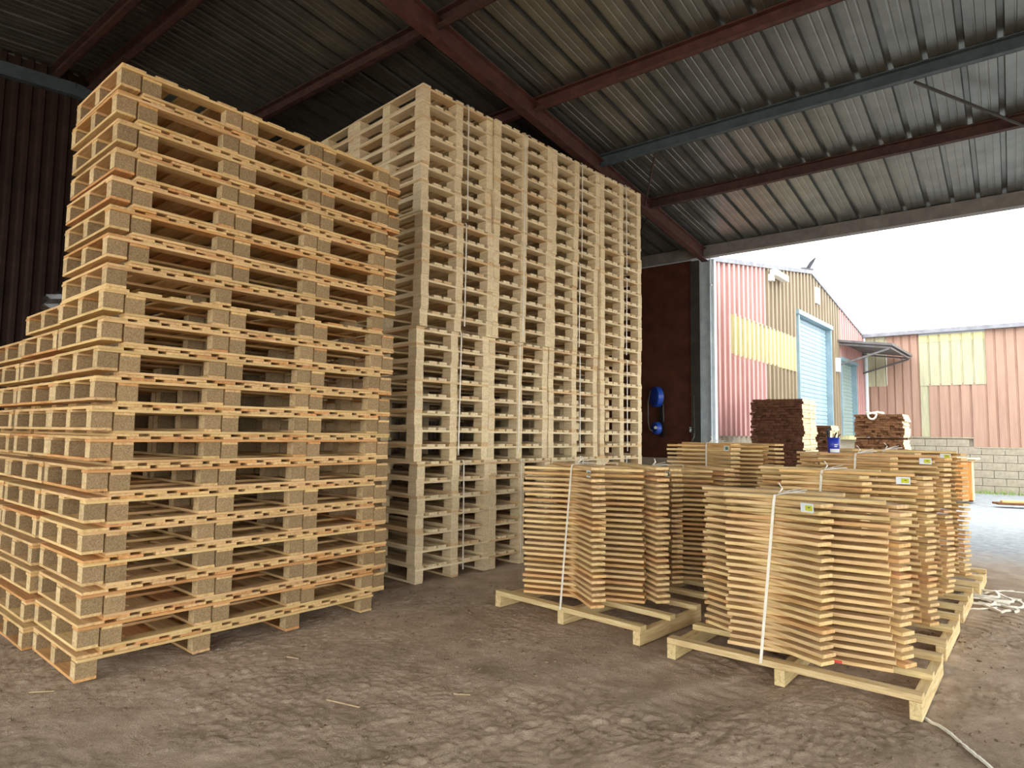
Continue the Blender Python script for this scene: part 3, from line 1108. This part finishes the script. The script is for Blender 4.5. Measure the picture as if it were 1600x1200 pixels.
# ------------------------------------------------------------------ tan building closing the yard
tb = thing('ribbed_shed', (CORNER.x, CORNER.y, -0.3), math.atan2(-PD.y, -PD.x),
           'long tan ribbed metal shed with yellowed roof-light panels at the yard end', 'building')
def tsheet(x0, x1, z0, z1, mat, name='wall_sheet', out=0.0):
    w = x1 - x0
    n = max(1, int(round(w / 0.27)))
    o = vertical_sheet(name, mat, tb, w, z0 + ZB, z1 + ZB, pitch=w / n, rib_w=0.035, rib_h=-0.035, slope_w=0.012, x0=x0)
    o.location.y = -out
def trow(x0, x1, z0, z1, mat, name='wall_sheet', out=0.0):
    n = max(1, int(round((x1 - x0) / 1.08)))
    d = (x1 - x0) / n
    for i in range(n):
        tsheet(x0 + i * d, x0 + (i + 1) * d, z0, z1, mat, name, out)
TZ = 4.93
trow(0.0, 0.76, 1.4, 3.22, 'tan_cladding')
trow(0.12, 0.76, 3.18, TZ, 'green_sheet', 'skylight_sheet', 0.02)
trow(0.76, 1.72, 1.4, TZ, 'tan_cladding')
trow(1.72, 1.96, 1.4, 3.22, 'green_sheet', 'skylight_sheet')
trow(1.96, 3.12, 1.4, 3.22, 'tan_cladding')
trow(3.12, 3.52, 1.08, 3.22, 'tan_cladding')
trow(1.72, 3.52, 3.16, 4.66, 'green_sheet', 'skylight_sheet', 0.02)
trow(1.72, 3.52, 4.62, 4.86, 'yellow_sheet', 'flashing_sheet', 0.03)
trow(3.52, 14.0, 1.08, TZ, 'tan_cladding')
mb = MB()
mb.box((7, -0.05, TZ + ZB + 0.04), (14.4, 0.30, 0.13))
mb.build('gutter', 'roof_grey', tb)
mb = MB()
mb.poly([(-.4, -.2, TZ + ZB + .10), (14.2, -.2, TZ + ZB + .10), (14.2, 7, TZ + ZB + .8), (-.4, 7, TZ + ZB + .8)], [(0, 1, 2, 3)])
mb.build('roof', 'roof_grey', tb)

# concrete block wall standing before it
bw = thing('block_wall', (CORNER.x, CORNER.y, -0.3), math.atan2(-PD.y, -PD.x),
           'low wall of grey concrete blocks at the foot of the tan shed', 'wall')
mb = MB()
mb.box((7.0, 0.16, 0.68), (14.0, 0.20, 1.36))
mb.box((1.56, 0.16, 0.86), (3.1, 0.20, 1.72))
mb.build('mortar_bed', 'mortar', bw)
BLKW, BLKH = 0.60, 0.243
meb = box_mesh(BLKW - .010, 0.20, BLKH - .010, 'concrete', .006)
for rrow in range(7):
    zc = BLKH * (rrow + .5)
    xmax = 14.0 if rrow < 6 else 3.12
    x = 0.3 if rrow % 2 else 0.0
    while x < xmax - 0.2:
        if x + BLKW <= xmax + .3:
            obj('concrete_block', meb, bw, (x + BLKW / 2, 0.045 + random.uniform(-.004, .004), zc))
        x += BLKW
mb = MB()
mb.box((1.55, 0.06, 1.745), (3.14, 0.26, 0.05))
mb.box((8.6, 0.06, 1.44), (10.9, 0.26, 0.04))
mb.build('coping', 'concrete', bw)

# grass along its foot
mb = MB()
bx, by = -PD, -QD
for i in range(1400):
    x = random.uniform(2.0, 11.0)
    y = abs(random.gauss(0.0, 0.28)) + 0.12
    base = CORNER + bx * x + by * y
    a = random.uniform(0, math.pi)
    d = Vector((math.cos(a), math.sin(a), 0)) * random.uniform(.006, .012)
    hh = random.uniform(.05, .17)
    tip = base + Vector((random.uniform(-.05, .05), random.uniform(-.05, .05), hh))
    mb.poly([base - d + Vector((0, 0, -.29)), base + d + Vector((0, 0, -.29)), tip + Vector((0, 0, -.29))], [(0, 1, 2)])
tag(mb.build('grass_strip', 'grass'), 'thin strip of green grass along the foot of the block wall', 'grass', kind='stuff')

# bird above the warehouse ridge
def gull(loc, rz, label, k=1.0):
    me = bpy.data.meshes.new('gull')
    bm = bmesh.new()
    pts = [(-.26, .0), (-.2, .03), (-.06, .065), (.08, .06), (.16, .04), (.2, .045), (.24, .03), (.29, .004)]
    rings = []
    for (x, r) in pts:
        rings.append([bm.verts.new((x, r * math.cos(a), r * math.sin(a) + .03)) for a in [2 * math.pi * i / 8 for i in range(8)]])
    for a, b in zip(rings[:-1], rings[1:]):
        for i in range(8):
            bm.faces.new((a[i], a[(i + 1) % 8], b[(i + 1) % 8], b[i]))
    for sgn in (-1, 1):
        w = [(.10, .04, .05), (-.06, .04, .05), (.06, .30, .20), (-.08, .28, .20), (-.06, .58, .30)]
        vt = [bm.verts.new((x, sgn * y, z)) for x, y, z in w]
        vb = [bm.verts.new((x, sgn * y, z - .015)) for x, y, z in w]
        for f in ((0, 1, 3, 2), (2, 3, 4)):
            bm.faces.new([vt[i] for i in f])
            bm.faces.new([vb[i] for i in f][::-1])
        for i, jx in ((0, 2), (2, 4), (4, 3), (3, 1), (1, 0)):
            bm.faces.new((vt[i], vt[jx], vb[jx], vb[i]))
    bmesh.ops.scale(bm, vec=(k, k, k), verts=bm.verts)
    bmesh.ops.recalc_face_normals(bm, faces=bm.faces)
    bm.to_mesh(me)
    bm.free()
    me.materials.append(MATS['bird_grey'])
    return tag(obj('bird', me, None, loc, (0, 0, rz)), label, 'bird')
gp = CORNER - QG * 6.1
gull((gp.x - .12, gp.y - .08, 6.10), 0.2, 'grey bird with raised wings on the warehouse ridge', .85)

# ------------------------------------------------------------------ sawn timber piles in the yard
def timber_pile(corner, w, d, z0, z1, label, splits, rope=False):
    """corner = front right corner on the ground; width runs along +p, depth along +q"""
    t = thing('timber_pile', (corner[0], corner[1], z0), SHED_RZ, label, 'timber pile')
    # local x = q (depth), local y = p (width)
    H = z1 - z0
    mb_v, mb_f, mats = [], [], []
    rows = int(H / 0.05)
    cols = int(w / 0.105)
    mb = MB()
    for i in range(rows):
        zc = H * (i + .5) / rows
        if any(abs(zc - s) < .03 for s in splits):
            continue
        y = random.uniform(-.02, .02)
        while y < w - .03:
            ww = min(random.choice((.07, .09, .11, .14)), w - y + .01)
            o = random.uniform(-.035, .035)
            mb.box((d / 2 + o, y + ww / 2, zc + random.uniform(-.004, .004)), (d + random.uniform(-.04, .04), ww - .003, H / rows - .003))
            y += ww
    me = mb.mesh('sawn_planks', ['cream_timber', 'dark_timber'])
    for pl in me.polygons:
        side = pl.normal.y < -0.5 and pl.center.y < 0.03
        roof_ = pl.normal.z > 0.5 and pl.center.z > H - 0.05
        if not (side or roof_):
            pl.material_index = 1
    tag(obj('sawn_planks', me, t), None, None, None, 'stuff')
    for s in splits:
        for xx in (d * .2, d * .8):
            obj('bearer', box_mesh(w, .06, .045, 'dark_timber', .002), t, (xx, w / 2, s), (0, 0, math.pi / 2))
    mb = MB()
    mb.ribbon([(d * .5, -.016, .02), (d * .5, -.016, H), (d * .5, 0, H + .004), (d * .5, w, H + .004), (d * .5, w + .016, H - .02), (d * .5, w + .016, .02)], .03, .003, (1, 0, 0))
    mb.build('strap', 'strap_white', t)
    if rope:
        mb = MB()
        pts = []
        for i in range(17):
            a = math.pi * i / 16
            pts.append((-.05, w * .62 + .085 * math.cos(a), H + .01 - .12 * math.sin(a)))
        mb.tube([(.1, w * .40, H + .03), (0, w * .52, H + .05)] + pts[::1] + [(0, w * .75, H + .05)], .022, 6)
        mb.build('rope_loop', 'strap_white', t, smooth=True)
    return t
timber_pile((5.34, 11.72), 0.94, 1.0, -0.10, 2.10, 'tall dark-ended pile of sawn planks outside the opening', [])
timber_pile((8.51, 13.90), 0.96, 1.1, -0.22, 1.92, 'lower reddish-brown plank pile with a white rope loop before the doors', [1.60], rope=True)
timber_pile((6.58, 13.20), 0.42, 0.7, -0.20, 1.64, 'short brown plank pile behind the blue bucket', [])

# wooden crate near the block wall
ck = thing('wooden_crate', (12.05, 16.85, -0.24), SHED_RZ, 'orange plywood crate with pale edges before the block wall', 'crate')
obj('front_panel', box_mesh(1.0, 0.9, 0.02, 'orange_ply', .002), ck, (0.01, 0.45, 0.55), (0, math.pi / 2, 0))
obj('side_panel', box_mesh(0.5, 0.03, 1.0, 'cream_timber', .002), ck, (0.25, -0.015, 0.55))
obj('side_panel', box_mesh(0.5, 0.03, 1.0, 'cream_timber', .002), ck, (0.25, 0.915, 0.55))
obj('back_panel', box_mesh(1.0, 0.9, 0.02, 'orange_ply', .002), ck, (0.49, 0.45, 0.55), (0, math.pi / 2, 0))
obj('lid', box_mesh(1.02, 0.6, 0.03, 'cream_timber', .002), ck, (0.25, 0.42, 1.075), (0, 0, math.pi / 2))
obj('lid', box_mesh(1.2, 0.7, 0.03, 'cream_timber', .002), ck, (0.25, 0.42, 1.125), (0, 0, math.pi / 2))
obj('skid', box_mesh(0.9, 0.10, 0.05, 'dark_timber', .002), ck, (0.1, 0.45, 0.025), (0, 0, math.pi / 2))
obj('skid', box_mesh(0.9, 0.10, 0.05, 'dark_timber', .002), ck, (0.4, 0.45, 0.025), (0, 0, math.pi / 2))

# loose planks on the yard
for i, (dx, dy, z, ln, lab) in enumerate(((0, 0, -.185, 2.6, 'long plank lying on the yard gravel, front lower one'),
                                         (0.05, .20, -.185, 2.6, 'long plank lying on the yard gravel, rear lower one'),
                                         (0.12, .10, -.135, 2.5, 'long plank resting across two others on the yard gravel'))):
    o = obj('loose_plank', box_mesh(ln, .16, .048, 'honey_timber' if i == 2 else 'dark_timber', .003), None,
            (12.05 + dx + 1.25, 16.05 + dy - .45, z), (0, 0, -.36))
    tag(o, lab, 'plank', 'planks on the yard')

# ------------------------------------------------------------------ blue tool bucket on the third right bundle
L3, rz3, zt3 = BT_TOP[2]
uu = Vector((math.cos(rz3), math.sin(rz3), 0))
vv = Vector((-uu.y, uu.x, 0))
bp_ = L3 + uu * 0.44 + vv * 0.20
bk = thing('tool_bucket', (bp_.x, bp_.y, zt3), 0.0, 'small blue bucket of tools standing on a plank bundle', 'bucket')
mb = MB()
mb.lathe([(0.0, 0.0), (.044, 0.0), (.052, .135), (.049, .135), (.042, .006), (0.0, .006)], (0, 0, 0), 22)
mb.build('bucket_body', 'bucket_blue', bk, smooth=True)
def patch(r0, z0, z1, a0, a1, mat, name):
    mb = MB()
    n = 10
    vs, fs = [], []
    for i in range(n + 1):
        a = a0 + (a1 - a0) * i / n
        for z in (z0, z1):
            r = .044 + .008 * z / .135 + r0
            vs.append((r * math.cos(a), r * math.sin(a), z))
    for i in range(n):
        fs.append((2 * i, 2 * i + 2, 2 * i + 3, 2 * i + 1))
    mb.poly(vs, fs)
    mb.build(name, mat, bk)
patch(.0008, .004, .036, -2.7, -0.5, 'paper_white', 'label')
patch(.0010, .052, .060, -1.9, -1.4, 'paper_white', 'print')
patch(.0010, .068, .076, -1.9, -1.3, 'paper_white', 'print')
mb = MB()
mb.tube([(-.03, 0, .02), (-.045, 0, .16), (-.05, 0, .20)], [.008, .009, .016], 8)
mb.box((-.042, 0, .205), (.05, .02, .02), Matrix.Rotation(-.7, 3, 'Y'))
mb.build('spray_head', 'black_plastic', bk)
mb = MB()
mb.tube([(0, 0, .02), (.02, .01, .15), (.035, .01, .18)], .007, 6)
mb.tube([(.02, .01, .03), (.05, .01, .145), (.068, .01, .165)], .005, 6)
mb.build('tool_handle', 'black_plastic', bk)
mb = MB()
mb.tube([(0.01, .02, .05), (.015, .02, .17)], .011, 6)
mb.build('brush_handle', 'cream_timber', bk)

# ------------------------------------------------------------------ straps and splinters on the floor
def gz(x, y):
    return float(ground_height(np.array([x]), np.array([y]))[0])
def floor_ribbon(pts, w, t, lift=.006):
    mb = MB()
    n = 12
    P = [Vector((x, y, 0)) for x, y in pts]
    out = []
    for i in range(len(P) - 1):
        p0, p1, p2, p3 = P[max(i - 1, 0)], P[i], P[i + 1], P[min(i + 2, len(P) - 1)]
        for k in range(n):
            u = k / n
            q = 0.5 * ((2 * p1) + (-p0 + p2) * u + (2 * p0 - 5 * p1 + 4 * p2 - p3) * u * u + (-p0 + 3 * p1 - 3 * p2 + p3) * u ** 3)
            out.append(q)
    out.append(P[-1])
    mb_pts = [Vector((q.x, q.y, gz(q.x, q.y) + lift)) for q in out]
    return mb, mb_pts
def lay(pts, w, t, lift=.006):
    mb, pp = floor_ribbon(pts, w, t, lift)
    base = len(mb.v)
    for i, p_ in enumerate(pp):
        d = pp[min(i + 1, len(pp) - 1)] - pp[max(i - 1, 0)]
        d.z = 0
        d.normalize()
        a = Vector((-d.y, d.x, 0)) * w / 2
        for q in (p_ - a - Vector((0, 0, .012)), p_ + a - Vector((0, 0, .012)), p_ + a + Vector((0, 0, t)), p_ - a + Vector((0, 0, t))):
            mb.v.append(tuple(q))
    for i in range(len(pp) - 1):
        for k in range(4):
            a, b = base + i * 4 + k, base + i * 4 + (k + 1) % 4
            mb.f.append((a, b, b + 4, a + 4))
    return mb
m0 = lay([(2.085, 3.40), (2.10, 3.25), (2.095, 3.15), (2.07, 3.0), (2.05, 2.80), (2.03, 2.5), (2.2, 2.0)], .010, .002, .010)
tag(m0.build('floor_strap', 'strap_white'), 'single white strap running across the floor from the nearest skid corner', 'strap')
tang = MB()
r5 = random.Random(11)
for k in range(7):
    cx, cy = 4.12 + r5.uniform(-.12, .35), 5.50 + r5.uniform(-.28, .42)
    pts = []
    ra, rb, ph = r5.uniform(.10, .24), r5.uniform(.08, .18), r5.uniform(0, 6.28)
    for i in range(9):
        a = ph + i * r5.uniform(.7, .95)
        pts.append((cx + ra * math.cos(a) * r5.uniform(.7, 1.3), cy + rb * math.sin(a) * r5.uniform(.7, 1.3)))
    m1 = lay(pts, .016, .003, .008 + .005 * k)
    tang.poly(m1.v, m1.f)
for (a, b, c) in (((3.72, 5.42), (3.9, 5.40), (4.05, 5.44)), ((3.75, 5.75), (3.84, 5.74), (3.92, 5.72)), ((4.25, 5.9), (4.5, 6.0), (4.75, 5.95))):
    m1 = lay([a, b, c], .014, .003)
    tang.poly(m1.v, m1.f)
tag(tang.build('strap_tangle', 'strap_white'), 'tangle of discarded white straps on the floor by the yard', 'straps')
for (x0, y0, x1, y1, w, lab) in ((-2.52, 3.484, -2.40, 3.505, .005, 'pale wood splinter on the floor left of the near pallet corner'),
                                 (-.94, 3.437, -.748, 3.349, .006, 'grey wood splinter on the floor in front of the left stack'),
                                 (-.29, 3.54, -.20, 3.53, .006, 'short wood splinter lying in the middle of the floor'),
                                 (-1.36, 4.05, -1.28, 4.02, .007, 'small wood chip on the floor before the left stack')):
    z = max(gz(x0, y0), gz(x1, y1)) + .006
    mb = MB()
    mb.bar((x0, y0, z), (x1, y1, z), w, .006)
    tag(mb.build('wood_splinter', 'bark_pale'), lab, 'wood chip')

# crumbs of earth and bark scattered over the trodden floor
rc = random.Random(5)
crumbs = MB()
for i in range(2600):
    x, y = rc.uniform(-3.0, 4.2), rc.uniform(2.15, 6.0)
    if vnoise(np.array([x * 1.7]), np.array([y * 1.7]), 21)[0] < rc.uniform(-.35, .35):
        continue
    k = rc.choice((.004, .005, .006, .008, .011))
    a = rc.uniform(0, 6.28)
    M = Matrix.Rotation(a, 3, 'Z') @ Matrix.Rotation(rc.uniform(-.5, .5), 3, 'X')
    crumbs.box((x, y, gz(x, y) + k * .3), (k * rc.uniform(1, 2.6), k, k * .8), M)
painted('bark_crumb', (150, 130, 106), (104, 88, 70), rough=0.95, scale=40, spec=0.1)
tag(crumbs.build('floor_crumbs', 'bark_crumb'), 'crumbs of earth and bark scattered over the earth floor', 'debris', kind='stuff')
